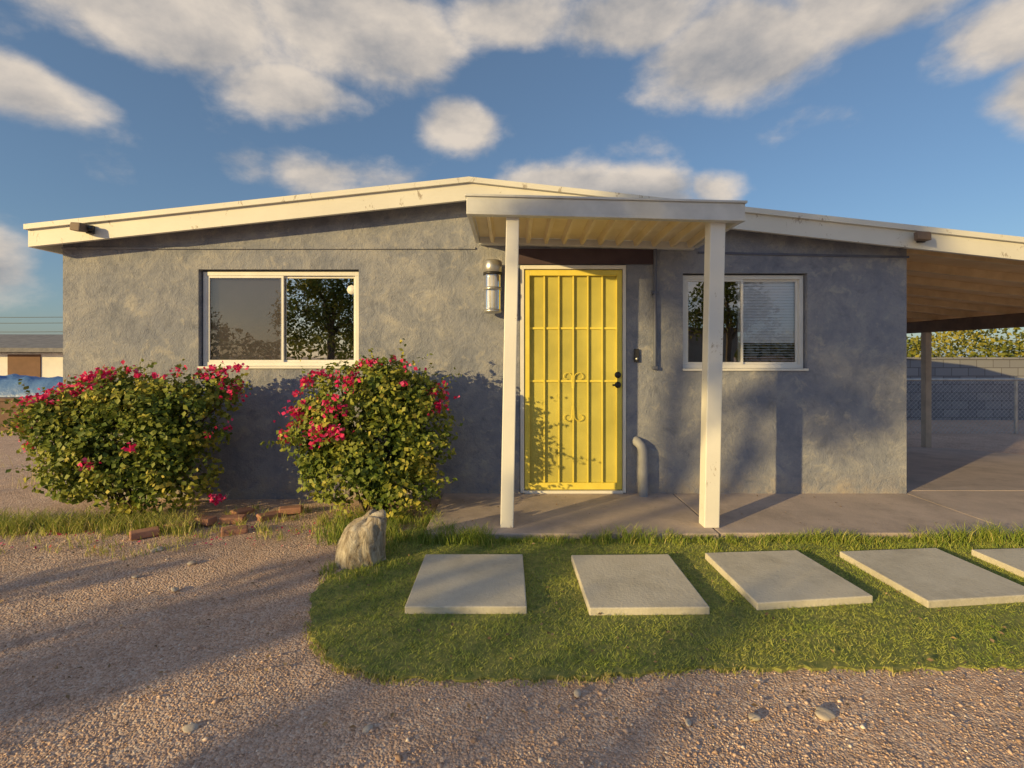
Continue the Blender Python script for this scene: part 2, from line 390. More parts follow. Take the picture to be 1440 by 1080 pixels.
hexa('rear_beam',[(3.6,9.03,rz(3.6)-.38),(6.92,9.03,rz(6.92)-.34),(6.92,9.12,rz(6.92)-.34),(3.6,9.12,rz(3.6)-.38),(3.6,9.03,rz(3.6)-.2),(6.92,9.03,rz(6.92)-.2),(6.92,9.12,rz(6.92)-.2),(3.6,9.12,rz(3.6)-.2)],BEAM,C)
for y in (4.7,8.4): box('post',6.94,7.04,y-.05,y+.05,-.25,zb-.191,POSTM,C,.005)

# windows
def window(name,x0,x1,z0,z1,xm,left,right):
    y=WY+.045; f=.036; y2=y+.05
    e=empty(name); e.parent=H
    boxes('frame',[(x0,x1,y,y2,z1-f,z1),(x0,x1,y,y2,z0,z0+f),(x0,x0+f,y,y2,z0+f,z1-f),(x1-f,x1,y,y2,z0+f,z1-f)],VINYL,e,.003)
    s=.02
    for nm,a,b,yy in(('sash_fixed',x0+f,xm+.02,y+.006),('sash_slide',xm-.02,x1-f,y+.028)):
        za,zb_=z0+f,z1-f
        boxes(nm,[(a,b,yy,yy+.02,zb_-s,zb_),(a,b,yy,yy+.02,za,za+s),(a,a+s,yy,yy+.02,za+s,zb_-s),(b-s,b,yy,yy+.02,za+s,zb_-s)],VINYL,e,.002)
    for nm,a,b,yy,mt in(('glass_left',x0+f+s,xm-.002,y+.016,left),('glass_right',xm+.002,x1-f-s,y+.038,right)):
        mesh(nm,[(a,yy,z0+f+s),(b,yy,z0+f+s),(b,yy,z1-f-s),(a,yy,z1-f-s)],[(0,1,2,3)],mt,e)
    box('sill',x0-.012,x1+.012,WY-.018,y-.001,z0-.022,z0-.001,VINYL,e,.003)
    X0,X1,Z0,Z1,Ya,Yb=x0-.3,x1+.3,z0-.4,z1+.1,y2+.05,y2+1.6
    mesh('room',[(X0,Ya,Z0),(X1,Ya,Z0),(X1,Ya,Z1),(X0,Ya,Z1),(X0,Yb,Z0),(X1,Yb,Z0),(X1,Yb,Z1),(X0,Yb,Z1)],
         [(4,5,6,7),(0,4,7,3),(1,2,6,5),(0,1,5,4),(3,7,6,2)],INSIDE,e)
    return e
wl=window('window_left',-2.821,-1.397,1.199,2.06,-2.108,GLASSC,GLASS)
mesh('roller_shade',[(-2.78,4.60,1.22),(-2.10,4.60,1.22),(-2.10,4.60,2.04),(-2.78,4.60,2.04)],[(0,1,2,3)],SHADE,wl)
o=lathe('security_sticker',[(0,0),(.045,0),(.045,.002),(0,.002)],(0,0,0),VINYL,wl,8); o.rotation_euler=(R(90),0,0); o.location=(-1.475,4.581,1.90)
wr=window('window_right',1.555,2.661,1.179,2.028,2.095,GLASSR,GLASSB)
V=[];F=[]
for i in range(23):
    z=2.0-i*.0262; k=len(V)
    V+=[(2.10,4.600,z-.0128),(2.63,4.600,z-.0128),(2.63,4.607,z+.0128),(2.10,4.607,z+.0128)]; F.append((k,k+1,k+2,k+3))
for i in range(8):
    z=1.397-i*.024; k=len(V)
    V+=[(2.10,4.600,z-.004),(2.63,4.600,z-.004),(2.63,4.622,z+.004),(2.10,4.622,z+.004)]; F.append((k,k+1,k+2,k+3))
mesh('blind_slats',V,F,BLIND,wr)

# door
Dr=empty('security_door'); Dr.parent=H
x0,x1,z0,z1=.075,1.030,.055,2.11
boxes('jamb',[(x0,x0+.035,4.49,4.56,z0,z1),(x1-.03,x1,4.49,4.56,z0,z1),(x0+.035,x1-.03,4.49,4.56,z1-.035,z1),(x0+.035,x1-.03,4.48,4.56,z0-.004,z0+.02)],VINYL,Dr,.003)
a,b,c,d=x0+.040,x1-.035,z0+.028,z1-.042
boxes('door_frame',[(a,a+.045,4.50,4.535,c,d),(b-.045,b,4.50,4.535,c,d),(a+.045,b-.045,4.50,4.535,d-.05,d),(a+.045,b-.045,4.50,4.535,c,c+.06)],YELLOW,Dr,.004)
box('mesh_panel',a+.03,b-.03,4.537,4.545,c+.02,d-.02,YSCR,Dr)
bars=[]
for i in range(5):
    x=a+.045+(b-a-.09)*(i+1)/6; bars.append((x-.006,x+.006,4.512,4.524,c+.061,d-.051))
boxes('bars',bars,YELLOW,Dr)
boxes('cross_bars',[(a+.046,b-.046,4.5255,4.535,z-.009,z+.009) for z in (c+.98,c+1.46)],YELLOW,Dr)
xc=(a+b)/2
def spiral(cx_,cz_,r0,r1,a0,a1,n=24):
    return [(cx_+(r0+(r1-r0)*k/n)*math.cos(a0+(a1-a0)*k/n),4.518,cz_+(r0+(r1-r0)*k/n)*math.sin(a0+(a1-a0)*k/n)) for k in range(n+1)]
# slim mirrored scroll work around the centre bar
for sgn in(1,-1):
    def mir(pts): return [(xc+sgn*p[0],p[1],p[2]) for p in pts]
    tube('scroll_upper',mir([(.008,4.518,1.0)]+spiral(.06,1.10,.048,.014,math.pi,-1.8)),.0035,YELLOW,Dr)
    tube('scroll_lower',mir([(.008,4.518,.84)]+spiral(.06,.74,.048,.014,-math.pi,1.8)),.0035,YELLOW,Dr)
for z in(1.12,1.03):
    o=lathe('lock',[(0,0),(.026,0),(.030,.008),(.026,.02),(0,.024)],(0,0,0),DARKM,Dr,20)
    o.rotation_euler=(R(90),0,0); o.location=(.955,4.50,z)
tube('handle',[(.955,4.478,1.03),(.955,4.46,1.03),(.90,4.455,1.03)],.009,DARKM,Dr)
box('backing',.0,1.1,4.65,4.67,0,2.2,YSCR,Dr)

# porch cover
Pc=empty('porch_cover')
def dz(x): return -.025*(x+.325)
def pb(name,x0,x1,y0,y1,zb_,zt,mat,bev=.004):
    return hexa(name,[(x0,y0,zb_+dz(x0)),(x1,y0,zb_+dz(x1)),(x1,y1,zb_+dz(x1)),(x0,y1,zb_+dz(x0)),(x0,y0,zt+dz(x0)),(x1,y0,zt+dz(x1)),(x1,y1,zt+dz(x1)),(x0,y1,zt+dz(x0))],mat,Pc,bev)
pb('front_gutter',-.325,1.665,3.552,3.60,2.325,2.43,PANEL)
pb('gutter_lip_top',-.335,1.675,3.537,3.61,2.4305,2.447,PANEL,.003)
pb('gutter_lip_bottom',-.325,1.665,3.543,3.605,2.303,2.3245,PANEL,.003)
pb('side_channel_left',-.325,-.29,3.612,4.47,2.305,2.425,PANEL)
pb('side_channel_right',1.63,1.665,3.612,4.47,2.305,2.425,PANEL)
pb('rear_channel',-.289,1.629,4.44,4.495,2.29,2.42,PANEL)
V=[];F=[]; x=-.288; prof=[]
while x<1.62:
    for dx,zz in((0,2.385),(.085,2.385),(.10,2.335),(.125,2.335),(.14,2.385)): prof.append((x+dx,zz))
    x+=.16
prof=[p for p in prof if p[0]<1.628]
for px,zz in prof: V+=[(px,3.611,zz+dz(px)),(px,4.439,zz+dz(px)-.03)]
for i in range(len(prof)-1): F.append((2*i,2*i+2,2*i+3,2*i+1))
mesh('roof_pans',V,F,PANS,Pc)
box('door_header',-.02,1.30,4.478,4.499,2.118,2.255,DARKHEAD,H)
def post(xb,xt,w_):
    h=w_/2
    hexa('post',[(xb-h,3.59,.05),(xb+h,3.59,.05),(xb+h,3.59+w_,.05),(xb-h,3.59+w_,.05),(xt-h,3.612,2.335),(xt+h,3.612,2.335),(xt+h,3.612+w_,2.335),(xt-h,3.612+w_,2.335)],WHITE,Pc,.006)
post(-.037,.006,.095); post(1.442,1.498,.11)

# wall lantern
L=empty('wall_lantern'); cxl,cyl=-.17,4.385
lathe('cap',[(0,.462),(.07,.462),(.083,.45),(.083,.36),(.078,.355),(0,.355)],(cxl,cyl,1.668),STEEL,L)
lathe('glass_body',[(.074,.354),(.076,.30),(.076,.03)],(cxl,cyl,1.668),m_glass('lantern_glass',.2),L)
lathe('inner_tube',[(0,.34),(.055,.34),(.055,.05),(.03,.04),(0,.04)],(cxl,cyl,1.668),simple('frosted_diffuser',(.75,.72,.66),None,4,.5,bd=0),L)
lathe('base_ring',[(0,0),(.07,0),(.08,.008),(.08,.03),(.06,.036),(0,.036)],(cxl,cyl,1.668),STEEL,L)
lathe('mid_ring',[(.0765,.2),(.081,.2),(.081,.225),(.0765,.225)],(cxl,cyl,1.668),STEEL,L)
lathe('shadow_gap_ring',[(.0765,.335),(.0845,.335),(.0845,.356),(.0765,.356)],(cxl,cyl,1.668),DARKM,L)
box('back_plate',cxl-.055,cxl+.055,4.462,4.499,1.70,2.10,STEEL,L,.004)
Bq=empty('doorbell'); box('housing',1.10,1.145,4.475,4.499,1.235,1.355,DARKM,Bq,.006)
o=lathe('button',[(0,0),(.013,0),(.013,.006),(0,.008)],(0,0,0),STEEL,Bq,16); o.rotation_euler=(R(90),0,0); o.location=(1.122,4.474,1.265)
ec=empty('electrical_conduit')
tube('pipe',[(1.285,4.47,2.27),(1.285,4.47,1.20)],.016,BLUEP,ec)
box('strap',1.255,1.315,4.452,4.498,1.85,1.87,BLUEP,ec); box('foot',1.262,1.308,4.455,4.499,1.17,1.20,BLUEP,ec,.003)
tube('vent_pipe',[(1.165,4.42,.04),(1.165,4.42,.40),(1.162,4.422,.45),(1.15,4.43,.49),(1.13,4.45,.515),(1.11,4.49,.53)],.042,PIPE,None,16)
for xx in(-3.63,3.52):
    e=empty('flood_light'); zz=rz(xx)-.10
    box('mount',xx-.03,xx+.03,4.27,4.299,zz-.04,zz+.03,DARKM,e,.004)
    hexa('head',[(xx-.10,4.19,zz-.03),(xx-.0,4.17,zz-.045),(xx+.01,4.25,zz-.04),(xx-.08,4.26,zz-.03),(xx-.10,4.20,zz+.04),(xx,4.18,zz+.03),(xx+.01,4.26,zz+.03),(xx-.08,4.27,zz+.04)],BEAM,e,.008)
    lathe('knuckle',[(0,-.02),(.02,-.02),(.02,.02),(0,.02)],(xx+.035,4.25,zz),DARKM,e,14)

# ---------------- vegetation ----------------
def leaves(name,P,N,size,mat,tint,parent=None,fold=.35,aspect=.55):
    n=len(P); N=N/np.linalg.norm(N,axis=1,keepdims=True)
    r=rng.normal(size=(n,3)); A=np.cross(N,r); A/=np.linalg.norm(A,axis=1,keepdims=True)+1e-9; B=np.cross(N,A)
    s=size[:,None]
    v0=P-A*s*.5; v2=P+A*s*.5; up=N*s*fold*.3
    v1=P+B*s*aspect*.5+up-A*s*.06; v3=P-B*s*aspect*.5+up-A*s*.06
    co=np.stack([v0,v1,v2,v3],1).reshape(-1,3)
    b=np.arange(n)[:,None]*4
    tri=np.concatenate([b+np.array([[0,1,2]]),b+np.array([[0,2,3]])],1).reshape(-1,3)
    return fast(name,co,tri,3,mat,np.repeat(tint,4),parent)
def rdir(n):
    d=rng.normal(size=(n,3)); return d/np.linalg.norm(d,axis=1,keepdims=True)
def bush(lobes,nleaf,flowers,base):
    e=empty('bougainvillea_bush')
    L_=np.array([l[:3] for l in lobes]); Rr=np.array([l[3:6] for l in lobes])
    vol=Rr.prod(1)**.75; k=rng.choice(len(lobes),nleaf,p=vol/vol.sum())
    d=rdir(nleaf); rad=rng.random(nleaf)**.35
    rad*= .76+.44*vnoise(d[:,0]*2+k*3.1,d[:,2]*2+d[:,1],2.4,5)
    P=L_[k]+d*Rr[k]*rad[:,None]
    gap=vnoise(P[:,0]*8+P[:,1]*3,P[:,2]*8,1,77)
    keep=(P[:,2]>.05)&(P[:,1]<4.47)&((gap>.28)|(rng.random(nleaf)<.22))
    P=P[keep]; d=d[keep]; rad=rad[keep]; n=len(P)
    N=d*.7+rng.normal(size=(n,3))*.7+np.array([-.1,-.3,.5])
    cl_=vnoise(P[:,0]*6,P[:,2]*6+P[:,1]*4,1.3,9)
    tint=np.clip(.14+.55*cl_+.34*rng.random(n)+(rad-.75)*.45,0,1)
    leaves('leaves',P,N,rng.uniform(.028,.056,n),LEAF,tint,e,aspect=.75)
    SP=[];SN=[]
    for i in range(130):
        kk=rng.integers(len(lobes)); dd=rdir(1)[0]; dd[2]=abs(dd[2])*.8; dd[1]-=.2
        st=L_[kk]+dd*Rr[kk]*.82; ln=rng.uniform(.07,.22); g_=dd/np.linalg.norm(dd)+rng.normal(size=3)*.35
        for j in range(int(ln/.012)):
            p=st+g_*j*.012+np.array([0,0,-.3*(j*.012)**2])+rng.normal(size=3)*.011
            if p[1]<4.47 and p[2]>.05: SP.append(p); SN.append(rng.normal(size=3)+[0,0,.6])
    SP=np.array(SP); leaves('shoots',SP,np.array(SN),rng.uniform(.026,.046,len(SP)),LEAF,rng.uniform(.4,1,len(SP)),e,aspect=.72)
    for i in range(16):
        kk=rng.integers(len(lobes)); tgt=L_[kk]+rdir(1)[0]*Rr[kk]*.5
        b0=np.array(base)+np.array([rng.uniform(-.14,.14),rng.uniform(-.08,.08),0])
        pts=[b0+(tgt-b0)*u+np.array([0,0,.08*math.sin(u*3.1)]) for u in np.linspace(0,1,6)]
        tube('stem',pts,rng.uniform(.006,.013),BARK,e)
    FP=[];FN=[]
    for (fx,fy,fz,fr,nn) in flowers:
        dd=rng.normal(size=(nn,3))*np.array([fr,fr*.6,fr*.7])*.6
        FP.append(np.array([fx,fy,fz])+dd); FN.append(rng.normal(size=(nn,3))+np.array([0,-.5,.3]))
    FP=np.concatenate(FP); FN=np.concatenate(FN); k_=FP[:,1]<4.48; FP=FP[k_]; FN=FN[k_]
    leaves('bracts',FP,FN,rng.uniform(.026,.044,len(FP)),FLOW,rng.random(len(FP)),e,aspect=.85)
    return e
def surf(lobes,n,zmin,xr=(-9,9)):
    out=[];tries=0
    while len(out)<n and tries<20000:
        tries+=1
        l=lobes[rng.integers(len(lobes))]; d=rdir(1)[0]; d[1]=-abs(d[1])*.8
        p=np.array(l[:3])+d*np.array(l[3:6])*1.0
        if p[2]>zmin and xr[0]<p[0]<xr[1] and all(np.sum(((p-np.array(m_[:3]))/np.array(m_[3:6]))**2)>.8 for m_ in lobes):
            out.append((p[0],p[1],p[2],rng.uniform(.02,.07),int(rng.integers(4,20))))
    return out
b1=[(-3.30,4.0,.70,.43,.40,.40),(-2.95,3.98,.84,.46,.40,.36),(-2.64,4.0,.80,.36,.34,.38),(-3.52,3.98,.74,.32,.32,.30),(-3.08,3.95,.45,.50,.40,.36),(-2.74,3.98,.40,.38,.36,.34),(-3.22,4.0,.95,.26,.28,.22),(-2.44,4.1,.98,.20,.2,.20),(-3.38,3.9,.40,.28,.3,.28),(-3.68,3.95,.80,.18,.2,.18)]
b2=[(-1.38,3.98,.82,.34,.36,.40),(-1.0,3.98,.90,.40,.36,.38),(-1.1,3.95,.55,.50,.38,.38),(-.80,4.0,.66,.34,.34,.34),(-1.3,3.98,.34,.36,.36,.28),(-.92,3.98,.30,.36,.34,.26),(-1.05,4.0,1.10,.24,.25,.18),(-1.52,3.95,.62,.26,.3,.3),(-.72,4.02,.96,.20,.2,.2)]
f1=surf(b1,46,.90)+surf(b1,14,.55)+surf(b1,14,.62,(-4.2,-3.4))+[(-2.36,3.95,.16,.05,30),(-2.48,4.15,1.17,.05,16),(-2.3,4.15,1.2,.06,30),(-3.1,3.62,.5,.05,20),(-2.75,3.6,.62,.04,16)]
f2=surf(b2,20,.85)+surf(b2,14,.6,(-1.8,-1.3))+[(-1.3,3.62,.92,.10,60),(-1.2,3.65,1.1,.08,40),(-1.42,3.6,.72,.09,60),(-1.65,3.8,.86,.08,50),(-1.25,3.58,.75,.06,40),(-.62,3.9,1.0,.05,20)]
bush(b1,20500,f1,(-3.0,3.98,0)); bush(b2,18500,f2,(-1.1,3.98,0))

def blades(name,x,y,z,h,wd,lean,mat,tint,seg=1):
    n=len(x); a=rng.uniform(0,2*np.pi,n); la=rng.uniform(0,2*np.pi,n)
    wx=np.cos(a)*wd/2; wy=np.sin(a)*wd/2; lx=np.cos(la)*lean*h; ly=np.sin(la)*lean*h
    z=np.broadcast_to(z,n)
    if seg==1:
        co=np.stack([np.stack([x-wx,y-wy,z],1),np.stack([x+wx,y+wy,z],1),np.stack([x+lx,y+ly,z+h],1)],1).reshape(-1,3)
        tri=np.arange(n*3).reshape(-1,3); return fast(name,co,tri,3,mat,np.repeat(tint,3))
    co=np.stack([np.stack([x-wx,y-wy,z],1),np.stack([x+wx,y+wy,z],1),
                 np.stack([x+lx*.3+wx*.7,y+ly*.3+wy*.7,z+h*.6],1),np.stack([x+lx*.3-wx*.7,y+ly*.3-wy*.7,z+h*.6],1),
                 np.stack([x+lx,y+ly,z+h],1)],1).reshape(-1,3)
    b=np.arange(n)[:,None]*5
    tri=np.concatenate([b+np.array([[0,1,2]]),b+np.array([[0,2,3]]),b+np.array([[3,2,4]])],1).reshape(-1,3)
    return fast(name,co,tri,3,mat,np.repeat(tint,5))
N=170000
x=rng.uniform(-1.12,4.2,N); y=rng.uniform(1.93,3.76,N)
edge=.07*(vnoise(x,y,14,24)-.5)
k=inpoly(x+edge,y+edge*1.2,TURF)
for s in ST: k&=~inpoly(x,y,[tuple(p) for p in s])
pt=vnoise(x,y,5,26)*.5+vnoise(x,y,15,27)*.5
k&=(rng.random(N)<.12+1.35*pt)
x=x[k];y=y[k]; n=len(x)
pat=vnoise(x,y,3,21)*.5+vnoise(x,y,9,22)*.35
tt=np.clip(pat*.8+rng.random(n)*.45,0,.98)
blades('turf_grass',x,y,.010,rng.uniform(.006,.017,n)*(0.7+.8*vnoise(x,y,12,23)),.004,1.2,TURFB,tt)
tx=[];ty=[];th=[];td=[]
def tuft(cx_,cy_,r,n_,h0,h1,dry):
    a=rng.uniform(0,2*np.pi,n_); rr=r*np.sqrt(rng.random(n_))
    tx.append(cx_+rr*np.cos(a)); ty.append(cy_+rr*np.sin(a)); th.append(rng.uniform(h0,h1,n_)); td.append(np.clip(dry+rng.normal(0,.2,n_),0,1))
for i in range(330):
    xx=rng.uniform(-.55,5.5); tuft(xx,3.44+rng.normal(0,.035),.035,26,.02,.04+.12*vnoise([xx],[0],2.3,31)[0],.45)
for i in range(90): tuft(rng.uniform(1.0,5),rng.uniform(3.22,3.45),.04,20,.02,.08,.5)
for i in range(26): tuft(rng.uniform(-.62,-.15),3.46+rng.normal(0,.06),.04,30,.04,.13,.35)
for i in range(80): tuft(rng.uniform(-1.35,-.55),rng.uniform(3.4,3.95),.06,26,.03,.11,.45)
for i in range(150): tuft(rng.uniform(-4.2,-2.35),3.60+abs(rng.normal(0,.15)),.06,26,.03,.15,.66)
for i in range(90): tuft(rng.uniform(-4.6,-2.2),rng.uniform(3.2,3.7),.07,12,.02,.06,.75)
for i in range(55): tuft(rng.uniform(-2.3,-1.2),rng.uniform(3.5,4.2),.05,16,.02,.08,.65)
for i in range(45): tuft(rng.uniform(-1.15,-.7),rng.uniform(2.8,3.4),.05,20,.02,.06,.5)
for i in range(120):
    j=rng.integers(0,14); p,q_=TURF[j],TURF[j+1]; u=rng.random(); tuft(p[0]+(q_[0]-p[0])*u,p[1]+(q_[1]-p[1])*u-.01,.035,12,.008,.024,.85)
for i in range(60): tuft(rng.uniform(-7,-4.2),rng.uniform(3.5,7),.1,14,.05,.22,.8)
tx=np.concatenate(tx);ty=np.concatenate(ty);th=np.concatenate(th);td=np.concatenate(td)
blades('wild_grass',tx,ty,.0,th,.005,.55,WILD,td,2)

def pebbles(name,x,y,s,mat,zoff=0.):
    n=len(x)
    base=np.array([(1,0,0),(-1,0,0),(0,1,0),(0,-1,0),(0,0,1),(0,0,-1)],float)
    fc=np.array([(0,2,4),(2,1,4),(1,3,4),(3,0,4),(2,0,5),(1,2,5),(3,1,5),(0,3,5)])
    v=base[None]*rng.uniform(.6,1.25,(n,6,1))+rng.normal(0,.14,(n,6,3))
    v*=np.stack([np.ones(n),rng.uniform(.6,1,n),rng.uniform(.4,.7,n)],1)[:,None,:]
    a=rng.uniform(0,2*np.pi,n); c_,s_=np.cos(a)[:,None],np.sin(a)[:,None]
    vx=v[:,:,0]*c_-v[:,:,1]*s_; vy=v[:,:,0]*s_+v[:,:,1]*c_
    v=np.stack([vx,vy,v[:,:,2]],2)*s[:,None,None]
    v+=np.stack([x,y,gh(x,y)+s*.15+zoff],1)[:,None,:]
    f=(np.arange(n)[:,None,None]*6+fc[None]).reshape(-1,3)
    return fast(name,v.reshape(-1,3),f,3,mat,np.repeat(np.clip(rng.normal(.5,.25,n),0,1),6))
N=56000
y=1.45+rng.random(N)**1.6*2.7; x=rng.uniform(-1.15,1.15,N)*y
k=~inpoly(x,y,TURF)&(y<4.2)&~((x>-.64)&(y>3.4))
k&=(rng.random(N)<.25+1.2*vnoise(x,y,1.6,44)); x=x[k];y=y[k]
s=np.clip(rng.lognormal(math.log(.0034),.40,len(x)),.0018,.013)
pebbles('gravel',x,y,s,PEB)
N=330
y=1.5+rng.random(N)*2.6; x=rng.uniform(-1.1,1.1,N)*y; k=~inpoly(x,y,TURF)&(y<4)&~((x>-.64)&(y>3.3)); x=x[k];y=y[k]
pebbles('loose_stones',x,y,rng.uniform(.007,.016,len(x)),PEB)
for i,(rx,ry,rs) in enumerate([(-1.12,1.72,.018),(-.50,1.72,.012),(1.12,1.79,.024),(.86,1.78,.016),(.62,1.75,.012),(-1.86,2.75,.02),(-2.2,2.9,.015),(.25,1.9,.012),(-2.35,3.3,.03),(-2.0,3.1,.02)]):
    bm=bmesh.new(); bmesh.ops.create_icosphere(bm,subdivisions=3,radius=rs)
    for v in bm.verts:
        c_=v.co.copy(); v.co*=1+.25*math.sin(c_.x*90+i)+.18*math.sin(c_.y*130+i*2)+.1*math.sin(c_.z*200); v.co.z*=.55; v.co.x*=1.4
    me=bpy.data.meshes.new('rock'); bm.to_mesh(me); bm.free(); me.materials.append(ROCKM)
    for p in me.polygons: p.use_smooth=True
    o=link(bpy.data.objects.new('rock',me)); o.location=(rx,ry,rs*.2); o.rotation_euler=(0,0,i*1.1)
n=520; y=rng.uniform(1.7,4,n); x=rng.uniform(-1.05,1.05,n)*y
P=np.stack([x,y,np.where(inpoly(x,y,TURF),.026,.012)+rng.random(n)*.004],1)
P=P[(P[:,1]<3.4)|(P[:,0]<-.7)]; n=len(P)
leaves('fallen_leaves',P,rng.normal(size=(n,3))*.35+np.array([0,0,1.]),rng.uniform(.012,.03,n),DRYL,rng.random(n))
n=60; P=np.stack([rng.uniform(-.5,3.5,n),rng.uniform(3.6,4.45,n),.053+rng.random(n)*.003],1)
leaves('fallen_leaves',P,rng.normal(size=(n,3))*.3+np.array([0,0,1.]),rng.uniform(.01,.024,n),DRYL,rng.random(n))
n=130; P=np.stack([rng.uniform(-3.9,-.6,n),rng.uniform(3.3,3.8,n),rng.uniform(.01,.02,n)],1)
leaves('fallen_petals',P,rng.normal(size=(n,3))*.4+np.array([0,0,1.]),rng.uniform(.015,.03,n),FLOW,rng.random(n))

# weathered stump: squat, rounded, slanted top
def m_stump():
    m,t,b,P=newmat('weathered_stump')
    n=t.noise(t.v('MULTIPLY',P,(9,9,4)),2.4,6,.72,.8)
    c=t.ramp(n,[(.34,(.17,.13,.095)),(.47,(.40,.34,.27)),(.62,(.62,.57,.50))])
    t.l(c,b.inputs['Base Color']); b.inputs['Roughness'].default_value=.92; bump(t,b,n,1,.03); return m
V=[];F=[];ns=56;nl=24
cx0,cy0=-.955,3.12
for j in range(nl+1):
    u=j/nl
    for i in range(ns):
        a=2*math.pi*i/ns
        r=.150*(1-.16*u-.10*math.sin(u*3.1)*math.sin(a+1))*(1+.07*math.sin(3*a+1+u*2)+.04*math.sin(7*a+u*5)+.025*math.sin(15*a+u*13))
        if u>.86: r*=math.sqrt(max(0,1-((u-.86)/.14)**2))*.75+.25 if u<1 else .25
        V.append((cx0+r*math.cos(a)+u*.05,cy0+r*math.sin(a)*.85,min(u,.97)*.31-.02+(u**2)*(r*.42*math.cos(a-.4)+.012*math.sin(5*a))))
for j in range(nl):
    for i in range(ns): F.append((j*ns+i,j*ns+(i+1)%ns,(j+1)*ns+(i+1)%ns,(j+1)*ns+i))
V.append((cx0+.05,cy0,.282))
for i in range(ns): F.append((nl*ns+i,nl*ns+(i+1)%ns,len(V)-1))
mesh('tree_stump',V,F,m_stump(),None,True)

for i,(bx,by,rot,til) in enumerate([(-2.02,3.62,.5,.1),(-2.16,3.85,.2,.05),(-2.35,3.8,-.3,.0),(-1.93,3.95,.9,.1),(-2.48,3.7,.1,.05),(-1.8,4.05,.3,.0),(-2.2,4.05,1.2,.15),(-2.62,3.55,.7,.0)]):
    o=box('loose_brick',-.085,.085,-.042,.042,0,.05,BRICK,None,.008); o.location=(bx,by,-.006+.01*(i%3)); o.rotation_euler=(til,til*.6,rot)

# ---------------- surroundings ----------------
def tree(loc,h,crown,nleaf,lsz,name='mesquite_tree',tr_r=.13):
    e=empty(name); lx,ly=loc
    tube_pts=[(lx+.12*math.sin(u*3),ly+.1*math.cos(u*2),u*h*.6-.1) for u in np.linspace(0,1,8)]
    tr=tube('trunk',tube_pts,tr_r,BARK,e,12)
    for i,pnt in enumerate(tr.data.splines[0].points): pnt.radius=1.3-i*.1
    top=tube_pts[-1]; PS=[]
    for (cx_,cy_,cz_,cr) in crown:
        c_=np.array([lx+cx_,ly+cy_,cz_])
        mid=(np.array(top)+c_)/2+rng.normal(size=3)*.12
        s0=tube_pts[rng.integers(4,7)]
        lb=tube('limb',[s0,tuple(mid),tuple(c_)],min(.055,tr_r*.6),BARK,e); lb.data.splines[0].points[2].radius=.4
        for q_ in range(5):
            en=c_+rdir(1)[0]*cr*.9; tube('twig',[tuple(c_*.3+mid*.7),tuple(c_),tuple(en)],.014,BARK,e)
        nc=max(6,int(nleaf*cr**2/sum(k_[3]**2 for k_ in crown)/60))
        cen=c_+rdir(nc)*cr*(rng.random((nc,1))**.4)
        PS.append((cen[:,None,:]+rng.normal(size=(nc,60,3))*cr*.15).reshape(-1,3))
    P=np.concatenate(PS); n=len(P)
    leaves('foliage',P,rng.normal(size=(n,3))+np.array([0,0,.5]),rng.uniform(.6,1.2,n)*lsz,TREEL,np.clip(.5*vnoise(P[:,0],P[:,2],2.5,3)+.5*rng.random(n),0,1),e)
    return e
tree((-15.4,-8.9),7.6,[(0,-1.0,6.5,.9),(.1,-1.6,6.3,.8),(-.1,-.6,6.9,.6),(0,-1.3,7.2,.7),(-.2,-1.9,6.9,.65),(0,-1.4,5.6,.40)],6000,.13,tr_r=.11)
tree((-5.7,-6.2),4.6,[(0,0,2.5,1.15),(.8,.1,3.1,.9),(-.8,0,2.6,.9),(.2,.3,3.7,.85),(.9,-.2,2.1,.8),(-.5,.1,3.6,.7)],9000,.12)
tree((9.5,-13),5.5,[(0,0,3.6,1.4),(1.2,0,3.0,1.1),(-1.3,0,2.8,1.2),(0,0,4.6,.9)],4000,.2)
tree((-9.6,-5.4),3.4,[(0,-.7,2.6,.5),(.2,.3,2.35,.5),(-.2,1.3,2.0,.45),(.1,-1.5,2.2,.45)],950,.085,'unseen_shade_tree',tr_r=.05)  # sparse tree out of view, added to dapple turf and stones with shade
tree((-8.2,-1.6),2.2,[(0,0,1.35,.35),(.2,-.9,1.6,.4)],360,.07,'unseen_shade_shrub',tr_r=.03)  # low shrub out of view, added to mottle the left gravel with shade
nh=empty('house_across_street')
box('walls',2,14,-30,-22,0,2.8,simple('tan_stucco',(.36,.30,.24),None,2,.9),nh)
box('roof',1.5,14.5,-30.4,-21.6,2.801,3.05,BEAM,nh)
boxes('windows',[(4,5.6,-21.99,-21.95,1,2),(9,10.6,-21.99,-21.95,1,2)],DARKM,nh)
box('front_door',7,7.95,-21.99,-21.95,0,2.1,WHITE,nh)
def foliage_mass(name,x0,x1,y0,y1,z0,z1,n,lsz,seed):
    x=rng.uniform(x0,x1,n); y=rng.uniform(y0,y1,n)
    top=z0+(z1-z0)*(.55+.45*vnoise(x,y*.2,.7,seed))*(.9+.2*vnoise(x,y,3,seed+1)); z=z0+(top-z0)*rng.random(n)**.6
    P=np.stack([x,y,z],1)
    return leaves(name,P,rng.normal(size=(n,3))+np.array([-.3,-.6,.4]),rng.uniform(.6,1.3,n)*lsz,TREEL,np.clip(.3+.55*vnoise(x,z,1.5,seed+2)+.5*rng.random(n),0,1))
foliage_mass('distant_trees',-60,60,-50,-44,0,4.5,7000,.6,40)
foliage_mass('hedge_row',10.5,34,14.5,16.5,0,2.75,16000,.15,50)

